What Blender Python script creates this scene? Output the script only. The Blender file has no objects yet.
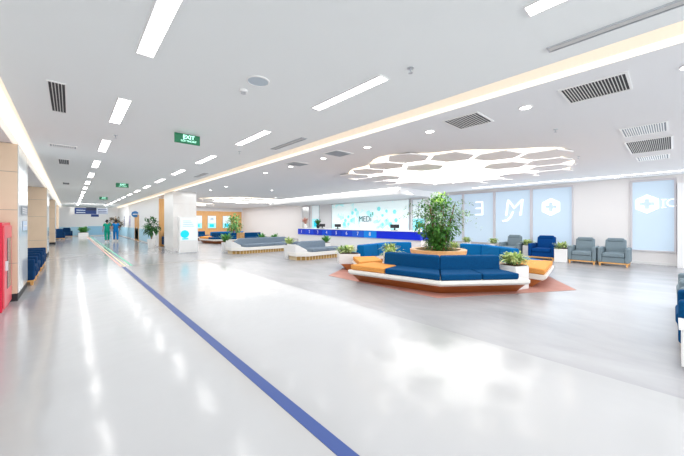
import bpy, bmesh, math, random
from mathutils import Vector, Matrix, Euler
random.seed(7)
PI = math.pi
C = bpy.context.scene
COL = C.collection
H = 3.1            # ceiling height
# ------------------------------------------------------------------ materials
MATS = {}
def mat(name, col, rough=.6, spec=.4, emit=None, estr=0, metal=0, noise=None, bump=0, nscale=8, trans=0, coat=0):
    if name in MATS: return MATS[name]
    m = bpy.data.materials.new(name); m.use_nodes = True
    nt = m.node_tree; b = nt.nodes['Principled BSDF']
    b.inputs['Base Color'].default_value = (*col, 1)
    b.inputs['Roughness'].default_value = rough
    b.inputs['Specular IOR Level'].default_value = spec
    b.inputs['Metallic'].default_value = metal
    if coat: b.inputs['Coat Weight'].default_value = coat; b.inputs['Coat Roughness'].default_value = .05
    if emit: b.inputs['Emission Color'].default_value = (*emit, 1); b.inputs['Emission Strength'].default_value = estr
    if trans: b.inputs['Transmission Weight'].default_value = trans
    if noise or bump:
        tc = nt.nodes.new('ShaderNodeTexCoord')
        n = nt.nodes.new('ShaderNodeTexNoise'); n.inputs['Scale'].default_value = nscale; n.inputs['Detail'].default_value = 4
        nt.links.new(tc.outputs['Object'], n.inputs['Vector'])
        if noise:
            r = nt.nodes.new('ShaderNodeValToRGB')
            r.color_ramp.elements[0].position = .32; r.color_ramp.elements[1].position = .68
            r.color_ramp.elements[0].color = (*col, 1); r.color_ramp.elements[1].color = (*noise, 1)
            nt.links.new(n.outputs['Fac'], r.inputs['Fac']); nt.links.new(r.outputs['Color'], b.inputs['Base Color'])
        if bump:
            bp = nt.nodes.new('ShaderNodeBump'); bp.inputs['Strength'].default_value = bump
            nt.links.new(n.outputs['Fac'], bp.inputs['Height']); nt.links.new(bp.outputs['Normal'], b.inputs['Normal'])
    MATS[name] = m
    return m

def wood(name, c1, c2, axis='Z'):
    m = mat(name, c1, .4)
    nt = m.node_tree; b = nt.nodes['Principled BSDF']
    tc = nt.nodes.new('ShaderNodeTexCoord'); mp = nt.nodes.new('ShaderNodeMapping')
    mp.inputs['Scale'].default_value = (6, 6, .6) if axis == 'Z' else (.8, .8, 14)
    n = nt.nodes.new('ShaderNodeTexNoise'); n.inputs['Scale'].default_value = 3; n.inputs['Detail'].default_value = 6
    r = nt.nodes.new('ShaderNodeValToRGB'); r.color_ramp.elements[0].color = (*c1, 1); r.color_ramp.elements[1].color = (*c2, 1)
    r.color_ramp.elements[0].position = .35; r.color_ramp.elements[1].position = .65
    nt.links.new(tc.outputs['Object'], mp.inputs['Vector']); nt.links.new(mp.outputs['Vector'], n.inputs['Vector'])
    nt.links.new(n.outputs['Fac'], r.inputs['Fac']); nt.links.new(r.outputs['Color'], b.inputs['Base Color'])
    return m

white_wall = mat('white_paint', (.86, .86, .87), .6)
ceil_mat = mat('ceiling_paint', (.88, .90, .895), .8, .2)
ceil_lobby = mat('lobby_ceiling_paint', (.85, .853, .865), .8, .2)
cream = mat('cream_cove', (.93, .86, .77), .6, emit=(1, .88, .74), estr=.22)  # slight emission paints in the cove light on these cream faces
warm_strip = mat('warm_strip', (1, .9, .75), .5, emit=(1, .90, .74), estr=1.0)  # groove trim glows in place of light catching its edge
white_strip = mat('white_strip', (1, 1, 1), .5, emit=(1, .98, .95), estr=4)
panel_lit = mat('lit_panel', (1, 1, 1), .5, emit=(1, .985, .96), estr=7)
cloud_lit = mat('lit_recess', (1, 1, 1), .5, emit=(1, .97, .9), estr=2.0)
down_lit = mat('lit_downlight', (1, 1, 1), .5, emit=(1, .98, .95), estr=9)
blind = mat('roller_blind', (.48, .59, .69), .8, emit=(.72, .86, 1), estr=.29)  # emission stands in for daylight coming through the blind
blind_mark = mat('white_lettering', (1, 1, 1), .6, emit=(1, 1, 1), estr=.75)  # lettering given its own glow to stay brighter than the blind
alu = mat('window_frame_paint', (.66, .63, .66), .5)
wht = mat('gloss_white', (.88, .87, .86), .3)
wht_band = mat('cream_white_laminate', (.9, .87, .82), .35)
woodm = wood('orange_wood', (.33, .09, .02), (.48, .15, .04), 'H')
woodl = wood('light_wood', (.72, .40, .16), (.86, .54, .26), 'H')
woodw = wood('honey_wood_panel', (.78, .40, .14), (.86, .50, .22), 'Z')
gold = wood('golden_plinth_wood', (.40, .22, .05), (.58, .34, .10), 'H')
def slat_stripes(m):
    nt = m.node_tree; b = nt.nodes['Principled BSDF']; L = nt.links.new
    old = b.inputs['Base Color'].links[0].from_socket
    tc = nt.nodes.new('ShaderNodeTexCoord'); w = nt.nodes.new('ShaderNodeTexWave'); w.bands_direction = 'X'; w.inputs['Scale'].default_value = 2.2
    r = nt.nodes.new('ShaderNodeValToRGB'); r.color_ramp.elements[0].position = .80; r.color_ramp.elements[1].position = .86
    mx = nt.nodes.new('ShaderNodeMix'); mx.data_type = 'RGBA'; mx.inputs[7].default_value = (.75, .60, .38, 1)
    L(tc.outputs['Object'], w.inputs['Vector']); L(w.outputs['Fac'], r.inputs['Fac']); L(r.outputs['Color'], mx.inputs[0])
    L(old, mx.inputs[6]); L(mx.outputs[2], b.inputs['Base Color'])
slat_stripes(gold)
blue_f = mat('blue_fabric', (.0, .052, .16), .85, .15, noise=(.0, .07, .20), nscale=40, bump=.15)
blue_b = mat('bright_blue_fabric', (.0, .12, .36), .85, .15, noise=(.0, .15, .42), nscale=40, bump=.15)
navy_f = mat('navy_fabric', (.005, .035, .11), .85, .15, noise=(.005, .045, .14), nscale=40, bump=.15)
orange_f = mat('orange_fabric', (.72, .30, .07), .85, .2, noise=(.80, .36, .10), nscale=40, bump=.15)
grey_f = mat('grey_fabric', (.17, .22, .28), .85, .2, noise=(.21, .265, .325), nscale=40, bump=.15)
grey_a = mat('grey_armchair_fabric', (.18, .235, .27), .85, .2, noise=(.215, .275, .31), nscale=40, bump=.15)
dark = mat('black_plastic', (.02, .02, .025), .5)
darkgrille = mat('dark_grille', (.03, .03, .035), .6)
metal = mat('grey_metal', (.6, .62, .65), .35, metal=.6)
stone_seam = mat('stone_joint', (.45, .38, .32), .7)
red = mat('red_paint', (.75, .01, .05), .35)
pinkred = mat('red_door_paint', (.80, .10, .13), .3)
green_s = mat('exit_green', (.0, .09, .035), .4, emit=(0, .2, .08), estr=.25)
green_t = mat('exit_lettering', (.5, 1, .8), .4, emit=(.5, 1, .78), estr=.8)
navy_s = mat('navy_sign', (.015, .05, .22), .4)
cyan = mat('cyan_print', (.0, .62, .80), .5, emit=(0, .6, .8), estr=.35)
cyan_l = mat('pale_cyan_print', (.35, .85, .95), .5, emit=(.4, .9, 1), estr=.4)
poster_w = mat('poster_white', (.8, .9, .94), .4, emit=(.85, .97, 1), estr=.2)
soil = mat('soil', (.10, .05, .03), .95)
bark = mat('bark', (.22, .10, .05), .9, noise=(.30, .16, .09), nscale=14)
skin = mat('skin', (.55, .33, .24), .6)
hairm = mat('dark_hair', (.015, .012, .012), .6)
scrub_g = mat('green_scrubs', (.0, .36, .24), .8)
scrub_b = mat('blue_scrubs', (.0, .22, .62), .8)
shoe_m = mat('white_shoe', (.8, .8, .8), .6)
blue_l = mat('wainscot_blue', (.48, .76, .92), .4)
blue_l2 = mat('wainscot_blue_deep', (.32, .60, .80), .4)
tape = mat('blue_tape', (.03, .07, .26), .45)
tape_r = mat('red_tape', (.85, .42, .36), .45)
tape_g = mat('green_tape', (.16, .62, .42), .45)
tape_y = mat('yellow_tape', (.92, .78, .45), .45)
terra = mat('terracotta_tile', (.46, .21, .17), .6, noise=(.54, .27, .22), nscale=3)
seam_m = mat('brass_seam', (.42, .38, .33), .5)
def leafm(name, a, b, e=0):
    m = mat(name, a, .5, .4, noise=b, nscale=5)
    return m
leaf_tree = leafm('tree_leaf', (.02, .12, .02), (.12, .34, .05))
leaf_light = leafm('young_leaf', (.30, .55, .08), (.45, .72, .15))
leaf_dark = leafm('dark_leaf', (.015, .09, .02), (.05, .22, .05))
leaf_var = leafm('variegated_leaf', (.14, .34, .05), (.70, .75, .32))
leaf_var2 = leafm('leafy_green', (.05, .26, .06), (.22, .50, .14))
leaf_dry = leafm('dried_red_flower', (.45, .12, .10), (.65, .40, .30))

def floor_white():
    m = bpy.data.materials.new('glossy_white_epoxy'); m.use_nodes = True
    nt = m.node_tree; b = nt.nodes['Principled BSDF']
    tc = nt.nodes.new('ShaderNodeTexCoord')
    n = nt.nodes.new('ShaderNodeTexNoise'); n.inputs['Scale'].default_value = .55; n.inputs['Detail'].default_value = 3
    r = nt.nodes.new('ShaderNodeValToRGB'); r.color_ramp.elements[0].color = (.42, .42, .43, 1); r.color_ramp.elements[1].color = (.47, .47, .48, 1)
    n2 = nt.nodes.new('ShaderNodeTexNoise'); n2.inputs['Scale'].default_value = 2.2; n2.inputs['Detail'].default_value = 2
    bp = nt.nodes.new('ShaderNodeBump'); bp.inputs['Strength'].default_value = .11; bp.inputs['Distance'].default_value = .05
    L = nt.links.new
    L(tc.outputs['Object'], n.inputs['Vector']); L(n.outputs['Fac'], r.inputs['Fac']); L(r.outputs['Color'], b.inputs['Base Color'])
    L(tc.outputs['Object'], n2.inputs['Vector']); L(n2.outputs['Fac'], bp.inputs['Height']); L(bp.outputs['Normal'], b.inputs['Normal'])
    b.inputs['Roughness'].default_value = .14; b.inputs['Specular IOR Level'].default_value = .55
    return m
def floor_grey():
    m = bpy.data.materials.new('grey_polished_screed'); m.use_nodes = True
    nt = m.node_tree; b = nt.nodes['Principled BSDF']
    tc = nt.nodes.new('ShaderNodeTexCoord'); mp = nt.nodes.new('ShaderNodeMapping'); mp.inputs['Scale'].default_value = (1.2, .5, 1)
    mp.inputs['Rotation'].default_value = (0, 0, .5)
    n = nt.nodes.new('ShaderNodeTexNoise'); n.inputs['Scale'].default_value = 1.1; n.inputs['Detail'].default_value = 6; n.inputs['Roughness'].default_value = .6
    n.inputs['Distortion'].default_value = .8
    r = nt.nodes.new('ShaderNodeValToRGB')
    r.color_ramp.elements[0].position = .3; r.color_ramp.elements[1].position = .72
    r.color_ramp.elements[0].color = (.33, .33, .345, 1); r.color_ramp.elements[1].color = (.43, .425, .44, 1)
    L = nt.links.new
    L(tc.outputs['Object'], mp.inputs['Vector']); L(mp.outputs['Vector'], n.inputs['Vector']); L(n.outputs['Fac'], r.inputs['Fac']); L(r.outputs['Color'], b.inputs['Base Color'])
    n2 = nt.nodes.new('ShaderNodeTexNoise'); n2.inputs['Scale'].default_value = 2.5
    bp = nt.nodes.new('ShaderNodeBump'); bp.inputs['Strength'].default_value = .1; bp.inputs['Distance'].default_value = .05
    L(tc.outputs['Object'], n2.inputs['Vector']); L(n2.outputs['Fac'], bp.inputs['Height']); L(bp.outputs['Normal'], b.inputs['Normal'])
    b.inputs['Roughness'].default_value = .27; b.inputs['Specular IOR Level'].default_value = .5
    return m
def stone():
    m = bpy.data.materials.new('cream_stone'); m.use_nodes = True
    nt = m.node_tree; b = nt.nodes['Principled BSDF']
    tc = nt.nodes.new('ShaderNodeTexCoord')
    n = nt.nodes.new('ShaderNodeTexNoise'); n.inputs['Scale'].default_value = 1.6; n.inputs['Detail'].default_value = 8; n.inputs['Distortion'].default_value = 1.5
    r = nt.nodes.new('ShaderNodeValToRGB'); r.color_ramp.elements[0].color = (.74, .56, .40, 1); r.color_ramp.elements[1].color = (.84, .66, .49, 1)
    nt.links.new(tc.outputs['Object'], n.inputs['Vector']); nt.links.new(n.outputs['Fac'], r.inputs['Fac']); nt.links.new(r.outputs['Color'], b.inputs['Base Color'])
    b.inputs['Roughness'].default_value = .25
    return m
def backdrop_m():
    m = bpy.data.materials.new('teal_hexagon_print'); m.use_nodes = True
    nt = m.node_tree; b = nt.nodes['Principled BSDF']; L = nt.links.new
    tc = nt.nodes.new('ShaderNodeTexCoord')
    v = nt.nodes.new('ShaderNodeTexVoronoi'); v.inputs['Scale'].default_value = 3.2
    n = nt.nodes.new('ShaderNodeTexNoise'); n.inputs['Scale'].default_value = .75
    L(tc.outputs['Object'], v.inputs['Vector']); L(tc.outputs['Object'], n.inputs['Vector'])
    mx = nt.nodes.new('ShaderNodeMath'); mx.operation = 'MULTIPLY'
    L(v.outputs['Color'], mx.inputs[0]); L(n.outputs['Fac'], mx.inputs[1])
    r = nt.nodes.new('ShaderNodeValToRGB'); r.color_ramp.interpolation = 'LINEAR'
    r.color_ramp.elements[0].position = .33; r.color_ramp.elements[0].color = (.85, .97, .97, 1)
    r.color_ramp.elements[1].position = .55; r.color_ramp.elements[1].color = (.35, .80, .80, 1)
    L(mx.outputs[0], r.inputs['Fac']); L(r.outputs['Color'], b.inputs['Base Color']); L(r.outputs['Color'], b.inputs['Emission Color'])
    b.inputs['Emission Strength'].default_value = .3
    return m
M_FW, M_FG, M_ST, M_BD = floor_white(), floor_grey(), stone(), backdrop_m()

# ------------------------------------------------------------------ helpers
def link(name, me, m=None, parent=None, loc=None):
    o = bpy.data.objects.new(name, me); COL.objects.link(o)
    if m is not None: me.materials.append(m)
    if parent is not None: o.parent = parent
    if loc is not None: o.location = loc
    return o
class MB:
    def __init__(s): s.bm = bmesh.new()
    def box(s, x0, x1, y0, y1, z0, z1):
        v = [s.bm.verts.new(p) for p in ((x0,y0,z0),(x1,y0,z0),(x1,y1,z0),(x0,y1,z0),(x0,y0,z1),(x1,y0,z1),(x1,y1,z1),(x0,y1,z1))]
        for f in ((0,3,2,1),(4,5,6,7),(0,1,5,4),(1,2,6,5),(2,3,7,6),(3,0,4,7)): s.bm.faces.new([v[i] for i in f])
        return s
    def prism(s, pts, z0, z1, pts2=None):
        pts2 = pts2 or pts
        a = [s.bm.verts.new((x, y, z0)) for x, y in pts]; b = [s.bm.verts.new((x, y, z1)) for x, y in pts2]
        n = len(pts)
        for i in range(n): s.bm.faces.new((a[i], a[(i+1)%n], b[(i+1)%n], b[i]))
        s.bm.faces.new(a[::-1]); s.bm.faces.new(b); return s
    def lathe(s, prof, n=20, c=(0,0,0)):
        rings = []
        for r, z in prof:
            rings.append([s.bm.verts.new((c[0]+r*math.cos(2*PI*i/n), c[1]+r*math.sin(2*PI*i/n), c[2]+z)) for i in range(n)])
        for a, b in zip(rings, rings[1:]):
            for i in range(n): s.bm.faces.new((a[i], a[(i+1)%n], b[(i+1)%n], b[i]))
        s.bm.faces.new(rings[0][::-1]); s.bm.faces.new(rings[-1]); return s
    def loft(s, secs):
        R = [[s.bm.verts.new(p) for p in sec] for sec in secs]
        n = len(R[0])
        for a, b in zip(R, R[1:]):
            for i in range(n): s.bm.faces.new((a[i], a[(i+1)%n], b[(i+1)%n], b[i]))
        s.bm.faces.new(R[0][::-1]); s.bm.faces.new(R[-1]); return s
    def tube(s, p, q, r0, r1=None, n=8):
        p, q = Vector(p), Vector(q); r1 = r0 if r1 is None else r1
        d = (q-p).normalized(); a = d.orthogonal().normalized(); b = d.cross(a)
        R = [[s.bm.verts.new(c + (a*math.cos(2*PI*i/n) + b*math.sin(2*PI*i/n))*r) for i in range(n)] for c, r in ((p, r0), (q, r1))]
        for i in range(n): s.bm.faces.new((R[0][i], R[0][(i+1)%n], R[1][(i+1)%n], R[1][i]))
        s.bm.faces.new(R[0][::-1]); s.bm.faces.new(R[1]); return s
    def build(s, name, m=None, parent=None, loc=None, bevel=0, smooth=False, rz=0):
        bmesh.ops.recalc_face_normals(s.bm, faces=s.bm.faces)
        me = bpy.data.meshes.new(name); s.bm.to_mesh(me); s.bm.free()
        o = link(name, me, m, parent, loc)
        if rz: o.rotation_euler.z = rz
        if bevel:
            md = o.modifiers.new('Bevel', 'BEVEL'); md.width = bevel; md.segments = 3; md.limit_method = 'ANGLE'
            md.harden_normals = True; smooth = True
        if smooth:
            for p in me.polygons: p.use_smooth = True
        return o
def bx(name, x0, x1, y0, y1, z0, z1, m, parent=None, bevel=0):
    return MB().box(x0, x1, y0, y1, z0, z1).build(name, m, parent, bevel=bevel)
def struct(o): o['kind'] = 'structure'; return o
def tag(o, label, cat, group=None):
    o['label'] = label; o['category'] = cat
    if group: o['group'] = group
    return o
def thing(name, label, cat, loc=(0,0,0), rz=0, group=None):
    o = bpy.data.objects.new(name, None); COL.objects.link(o); o.location = loc; o.rotation_euler.z = rz
    o.empty_display_size = .2
    return tag(o, label, cat, group)
KIDS = {}
def dup(root, loc, rz=0, label=None, group=None, scale=None):
    allobj = list(COL.objects)
    r = root.copy(); COL.objects.link(r); r.location = loc; r.rotation_euler.z = rz
    if scale: r.scale = (scale,)*3
    if label: r['label'] = label
    if group: r['group'] = group
    for ch in allobj:
        if ch.parent == root:
            c = ch.copy(); COL.objects.link(c); c.parent = r
            for g in allobj:
                if g.parent == ch:
                    d = g.copy(); COL.objects.link(d); d.parent = c
    return r
FACE_MX = Euler((PI/2, 0, -PI/2))      # readable by someone looking towards +X
FACE_MY = Euler((PI/2, 0, 0))          # readable by someone looking towards +Y
def text(name, body, size, m, parent, loc, rot, mirror=False, align='CENTER', shear=0, off=0):
    cu = bpy.data.curves.new(name, 'FONT'); cu.body = body; cu.size = size; cu.extrude = .004
    cu.align_x = align; cu.align_y = 'CENTER'; cu.shear = shear; cu.offset = off
    t = bpy.data.objects.new('tmp', cu); COL.objects.link(t)
    bpy.context.view_layer.update()
    me = bpy.data.meshes.new_from_object(t.evaluated_get(bpy.context.evaluated_depsgraph_get()))
    bpy.data.objects.remove(t)
    if mirror:
        for v in me.vertices: v.co.x *= -1
        me.flip_normals()
    o = link(name, me, m, parent, loc); o.rotation_euler = rot
    return o

# ------------------------------------------------------------------ camera
F = 300.0
th = math.atan(272/F)
cam = bpy.data.cameras.new('camera'); co = bpy.data.objects.new('camera', cam); COL.objects.link(co); C.camera = co
co.location = (0, 0, 1.5); co.rotation_euler = (PI/2, 0, -th)
cam.sensor_width = 36; cam.lens = F/684*36; cam.shift_y = -6/684; cam.clip_start = .05; cam.clip_end = 200

# ------------------------------------------------------------------ the setting
XL, XR, YB, YE, YL = -2.2, 15.2, -7.0, 42.0, 34.5
struct(bx('floor', XL, 3.85, YB, YE, -.1, 0, M_FW))
struct(bx('floor', 3.85, XR, YB, YE, -.1, 0, M_FG))
def sx(name, x0, x1, y0, y1, z0, z1, m, **k): return struct(bx(name, x0, x1, y0, y1, z0, z1, m, **k))
sx('ceiling', -.57, 3.61, YB, YE, H, H+.1, ceil_mat)
sx('ceiling', 4.0, 11.1, YB, YL, H, H+.1, ceil_lobby)
sx('ceiling', 11.1, XR, YB, 8.5, H, H+.1, ceil_lobby)
sx('ceiling', 11.1, XR, 20.6, YL, H, H+.1, ceil_lobby)
sx('ceiling', XL, -.80, YB, YE, 2.99, 3.09, white_wall)
# left cove: recess whose face emits, standing in for cove light on it
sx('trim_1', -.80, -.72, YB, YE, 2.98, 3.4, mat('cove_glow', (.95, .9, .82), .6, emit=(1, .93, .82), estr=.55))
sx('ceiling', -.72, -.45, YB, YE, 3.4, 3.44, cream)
sx('trim_2', -.57, -.54, YB, YE, 3.2, 3.4, white_wall)
# the groove between corridor and lobby
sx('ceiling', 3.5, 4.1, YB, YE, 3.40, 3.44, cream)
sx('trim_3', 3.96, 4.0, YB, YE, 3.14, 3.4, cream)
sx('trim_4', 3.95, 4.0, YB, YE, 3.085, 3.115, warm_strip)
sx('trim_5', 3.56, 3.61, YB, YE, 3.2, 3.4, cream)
# reception bulkhead
sx('ceiling', 11.3, XR, 8.5, 20.6, 2.80, 2.86, white_wall)
sx('trim_6', 11.25, 11.3, 8.5, 20.6, 2.80, 3.02, white_wall)
sx('trim_7', 11.15, 11.25, 8.5, 20.6, 3.02, 3.09, white_strip)
sx('trim_8', 11.3, XR, 8.45, 8.499, 2.8, 3.1, white_wall)
# outer walls
sx('wall_left', XL-.1, XL, YB, YE, 0, 3.1, white_wall)
sx('wall_back', XL, XR, YB-.1, YB, 0, 3.2, white_wall)
sx('wall_far', XL, 4.4, YE, YE+.1, 0, 3.2, white_wall)
sx('wall_lobby_far', 4.4, XR, YL+.05, YL+.15, 0, 3.2, white_wall)
struct(bx('wall_honey_panelling', 4.45, 15.15, YL, YL+.045, 0, 2.7, woodw))
# corridor right wall (far)
sx('wall_right', 4.05, 4.4, 21.3, YE, 0, 3.2, white_wall)
sx('trim_9', 4.03, 4.048, 23.2, 41.9, .1, .98, blue_l)
sx('trim_10', -2.1, 1.4, YE-.03, YE-.005, .1, .98, blue_l)
sx('trim_11', 1.4, 4.0, YE-.03, YE-.005, .1, 1.05, blue_l2)
sx('trim_12', 4.05, 4.75, 21.1, 21.28, 0, 2.93, woodw)
# window wall X = 15.2
WY = [-.08, 1.04, 2.72, 4.22, 5.79, 7.34, 8.9]
SILL, WT = .46, 3.0
wins = [(-.08, 1.04), (2.72, 4.22), (4.22, 5.79), (5.79, 7.34), (7.34, 8.9)]
mbw = MB(); mbw.box(XR, XR+.3, YB, -.08, 0, 3.1).box(XR, XR+.3, 1.04, 2.72, 0, 3.1).box(XR, XR+.3, 8.9, YL, 0, 3.1)
for a, b in ((-.08, 1.04), (2.72, 8.9)): mbw.box(XR, XR+.3, a, b, 0, SILL).box(XR, XR+.3, a, b, WT, 3.1)
struct(mbw.build('wall_window_side', mat('warm_white_paint', (.86, .83, .82), .6)))
sx('baseboard_right', XR-.03, XR-.001, YB, 20, 0, .1, wht)
sx('wall_pilaster', 14.75, XR-.002, -.8, -.1, 0, 2.78, white_wall)
def hexcross(name, cy, cz, R, parent, x):
    # white hexagon with a cross cut out of it, in the window plane
    bm = bmesh.new()
    hexp = [(R*math.cos(PI/2+i*PI/3), R*math.sin(PI/2+i*PI/3)) for i in range(6)]
    a, t = R*.56, R*.2
    cr = [(t, a), (-t, a), (-t, t), (-a, t), (-a, -t), (-t, -t), (-t, -a), (t, -a), (t, -t), (a, -t), (a, t), (t, t)]
    me = None
    cu = bpy.data.curves.new('hx', 'CURVE'); cu.dimensions = '2D'; cu.fill_mode = 'BOTH'; cu.extrude = .004
    for pts in (hexp, cr):
        sp = cu.splines.new('POLY'); sp.points.add(len(pts)-1); sp.use_cyclic_u = True
        for i, p in enumerate(pts): sp.points[i].co = (p[0], p[1], 0, 1)
    t_ = bpy.data.objects.new('tmp', cu); COL.objects.link(t_); bpy.context.view_layer.update()
    me = bpy.data.meshes.new_from_object(t_.evaluated_get(bpy.context.evaluated_depsgraph_get())); bpy.data.objects.remove(t_)
    bm.free()
    o = link(name, me, blind_mark, parent, (x, cy, cz)); o.rotation_euler = FACE_MX
    return o
for i, (a, b) in enumerate(wins):
    w = bpy.data.objects.new('window_%d' % (i+1), None); COL.objects.link(w); w.location = (XR, a, 0); w['kind'] = 'structure'
    L = b-a
    f = MB(); X0, X1 = -.06, .12
    f.box(X0, X1, 0, .05, SILL, WT).box(X0, X1, L-.05, L, SILL, WT).box(X0, X1, .05, L-.05, SILL, SILL+.04).box(X0, X1, .05, L-.05, WT-.06, WT)
    f.build('window_frame', alu, w)
    bx('roller_blind', .02, .03, .05, L-.05, SILL+.04, WT-.06, blind, w)
    bx('glass_pane', .08, .09, .05, L-.05, SILL+.04, WT-.06, mat('glass', (.9, .95, 1), .05, trans=.9), w)
    if i == 0:
        hexcross('hexagon_cross_emblem', .70, 2.14, .33, w, 0)
        o = text('lettering', 'IC', .40, blind_mark, w, (0, .16, 2.14), FACE_MX, off=-.006)
        for zz in (2.003, 2.277): bx('lettering_serif', -.006, .0, .23, .35, zz-.01, zz+.01, blind_mark, w)
    if i == 1: hexcross('hexagon_cross_emblem', 3.5-a, 2.14, .37, w, 0)
    if i == 2:
        t1 = text('lettering', 'M', 1.12, blind_mark, w, (0, 4.97-a, 2.12), FACE_MX, mirror=True, shear=-.12, off=-.02)
        q = MB(); pr = None
        pts = [(4.97, 1.98), (5.08, 1.74), (5.22, 1.58), (5.42, 1.54)]
        for p_, q_ in zip(pts, pts[1:]): q.tube((0, p_[0]-a, p_[1]), (0, q_[0]-a, q_[1]), .035, .03, 6)
        q.build('lettering_tail', blind_mark, w)
    if i == 3: text('lettering', 'E', 1.05, blind_mark, w, (0, 6.5-a, 2.14), FACE_MX, mirror=True, off=-.02)
# floor joint + floor markings
sx('trim_13', 1.45, 6.2, 12.35, 12.39, .0005, .004, seam_m)
tag(bx('floor_stripe', 1.27, 1.375, -1.5, 12.3, .0005, .003, tape), 'long dark blue tape stripe running along the glossy white floor', 'floor stripe')
tag(bx('floor_stripe', 1.24, 1.31, 12.5, 41, .0005, .003, tape_r), 'faded red stripe, first from the left on the far corridor floor', 'floor stripe')
tag(bx('floor_stripe', 1.37, 1.42, 12.5, 41, .0005, .003, tape_y), 'pale yellow stripe between the red and green ones on the far floor', 'floor stripe')
tag(bx('floor_stripe', 1.54, 1.61, 12.5, 41, .0005, .003, tape_g), 'green stripe on the far corridor floor leading to the two walkers', 'floor stripe')

# ------------------------------------------------------------------ pillars
def pillar(name, x0, x1, y0, y1, z1, cream_clad=True):  # last argument picks cream stone cladding, else white marble
    p = bpy.data.objects.new(name, None); COL.objects.link(p); p['kind'] = 'structure'; p.location = (x0, y0, 0)
    lx, ly = x1-x0, y1-y0
    s = MB(); zs = [.14, .72, 1.73, 2.45, z1]
    for a, b in zip(zs, zs[1:]): s.box(0, lx, 0, ly, a+.006, b-.006)
    s.build('stone_cladding', M_ST if cream_clad else mat('white_marble', (.84, .80, .77), .25, noise=(.88, .86, .84), nscale=2), p)
    MB().box(.006, lx-.006, .006, ly-.006, .14, z1).build('joint_core', stone_seam if cream_clad else mat('pale_joint', (.75, .72, .7), .6), p)
    if cream_clad: bx('base_plinth', -.004, lx+.004, -.004, ly+.004, 0, .14, dark, p)
    else: bx('base_plinth', 0, lx, 0, ly, 0, .14, wht, p)
    return p
for k, y in enumerate((8.37, 18.1, 27.8, 36.8)):
    p = pillar('wall_pillar', -2.2, -.74, y, y+1.65, 2.985)
    bx('side_panel', 1.462, 1.475, .02, 1.63, .15, 2.98, mat('pale_glass_panel', (.80, .84, .86), .08, .6), p)
    if k == 0:
        pass
p = pillar('wall_pillar', 3.9, 5.0, 17.1, 19.0, 3.095, False)
bx('side_panel', -.02, -.002, 0, 1.9, .15, 3.09, wht, p)
s = thing('wall_notice', 'small grey notice high on corridor side of the nearest stone pillar', 'sign', (-.72, 9.2, 1.72), group='notices on the nearest pillar')
bx('board', 0, .012, -.45, .45, -.07, .09, mat('notice_grey', (.35, .38, .42), .4), s)
for j in range(3): bx('text_line', .012, .014, -.38, .34, .055-.045*j, .065-.045*j, wht, s)
s = thing('wall_notice', 'pale blue notice below the grey one on the nearest stone pillar', 'sign', (-.72, 9.3, 1.42), group='notices on the nearest pillar')
bx('board', 0, .012, -.35, .35, -.1, .1, mat('notice_blue', (.55, .66, .82), .4), s)
bx('text_line', .012, .014, -.25, .25, -.01, .01, wht, s)

# ------------------------------------------------------------------ red cabinet
c = thing('fire_hose_cabinet', 'tall red fire hose cabinet with glazed door at the left pillar', 'cabinet', (-1.35, 7.42, 0))
bx('cabinet_body', 0, .52, 0, .9, 0, 1.49, red, c, bevel=.01)
d = bx('door', .521, .545, .03, .87, .06, 1.44, pinkred, c, bevel=.006)
bx('glass_panel', .546, .552, .30, .74, .35, 1.22, mat('dark_glass', (.05, .03, .035), .1), d)
bx('handle', .546, .575, .12, .15, .68, .84, metal, d)
bx('base_plinth', .02, .50, .02, .88, -.0, .05, dark, c)

# ------------------------------------------------------------------ ceiling fixtures
def panel_proto():
    t = thing('ceiling_light', '', 'light')
    f = MB(); w, l = .077, .63
    f.box(-w, -w+.012, -l, l, -.012, 0).box(w-.012, w, -l, l, -.012, 0).box(-w+.012, w-.012, -l, -l+.012, -.012, 0).box(-w+.012, w-.012, l-.012, l, -.012, 0)
    f.build('frame', wht, t)
    bx('diffuser', -w+.012, w-.012, -l+.012, l-.012, -.009, 0, panel_lit, t)
    return t
pl = panel_proto(); first = True
ords = ['nearest', 'second nearest', 'third nearest', 'fourth', 'fifth', 'sixth', 'seventh', 'eighth', 'ninth', 'tenth', 'eleventh', 'twelfth', 'thirteenth', 'fourteenth', 'fifteenth']
for row, x in (('left', .53), ('right', 2.57)):
    for k in range(15):
        y = .12 + 2.64*k
        if row == 'left' and k == 0: continue
        n = k-1 if row == 'left' else k
        g = 'recessed strip lights of the %s corridor row' % row
        if n < 7: lab = 'long white recessed strip light, %s in the %s corridor row' % (ords[n], row)
        else: lab = 'small bright strip light far down the %s corridor row' % row
        if first: pl.location = (x, y, H); pl['label'] = lab; pl['group'] = g; first = False
        else: dup(pl, (x, y, H), 0, lab, g)
# downlights
def round_proto(name, r, m, lab, cat):
    t = thing(name, lab, cat)
    MB().lathe([(r, 0), (r, -.008), (r-.015, -.012), (r-.018, -.004), (r-.018, 0)], 24).build('trim_ring', wht, t)
    MB().lathe([(r-.018, -.002), (r-.018, -.008)], 24).build('lens', m, t)
    return t
dl = round_proto('downlight', .085, down_lit, '', 'light')
dlo = ['nearest', 'second', 'third', 'fourth', 'fifth', 'sixth', 'seventh']
for k in range(7):
    y = -.12 + 1.5*k; lab = 'round white downlight, %s of the row beside the cove' % dlo[k]
    if k == 0: dl.location = (4.7, y, H); dl['label'] = lab; dl['group'] = 'downlights beside the cove'
    else: dup(dl, (4.7, y, H), 0, lab, 'downlights beside the cove')
for i, (x, y) in enumerate(((5.2, 13.5), (5.2, 15.5), (7.5, 13.5), (10, 17.5))):
    dup(dl, (x, y, H), 0, 'small round downlight in the lobby ceiling above the grey benches', 'downlights above the grey benches')
dup(dl, (14.45, 1.35, H), 0, 'round downlight beside the window wall above the grey armchairs', 'downlights at the window wall')
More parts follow.
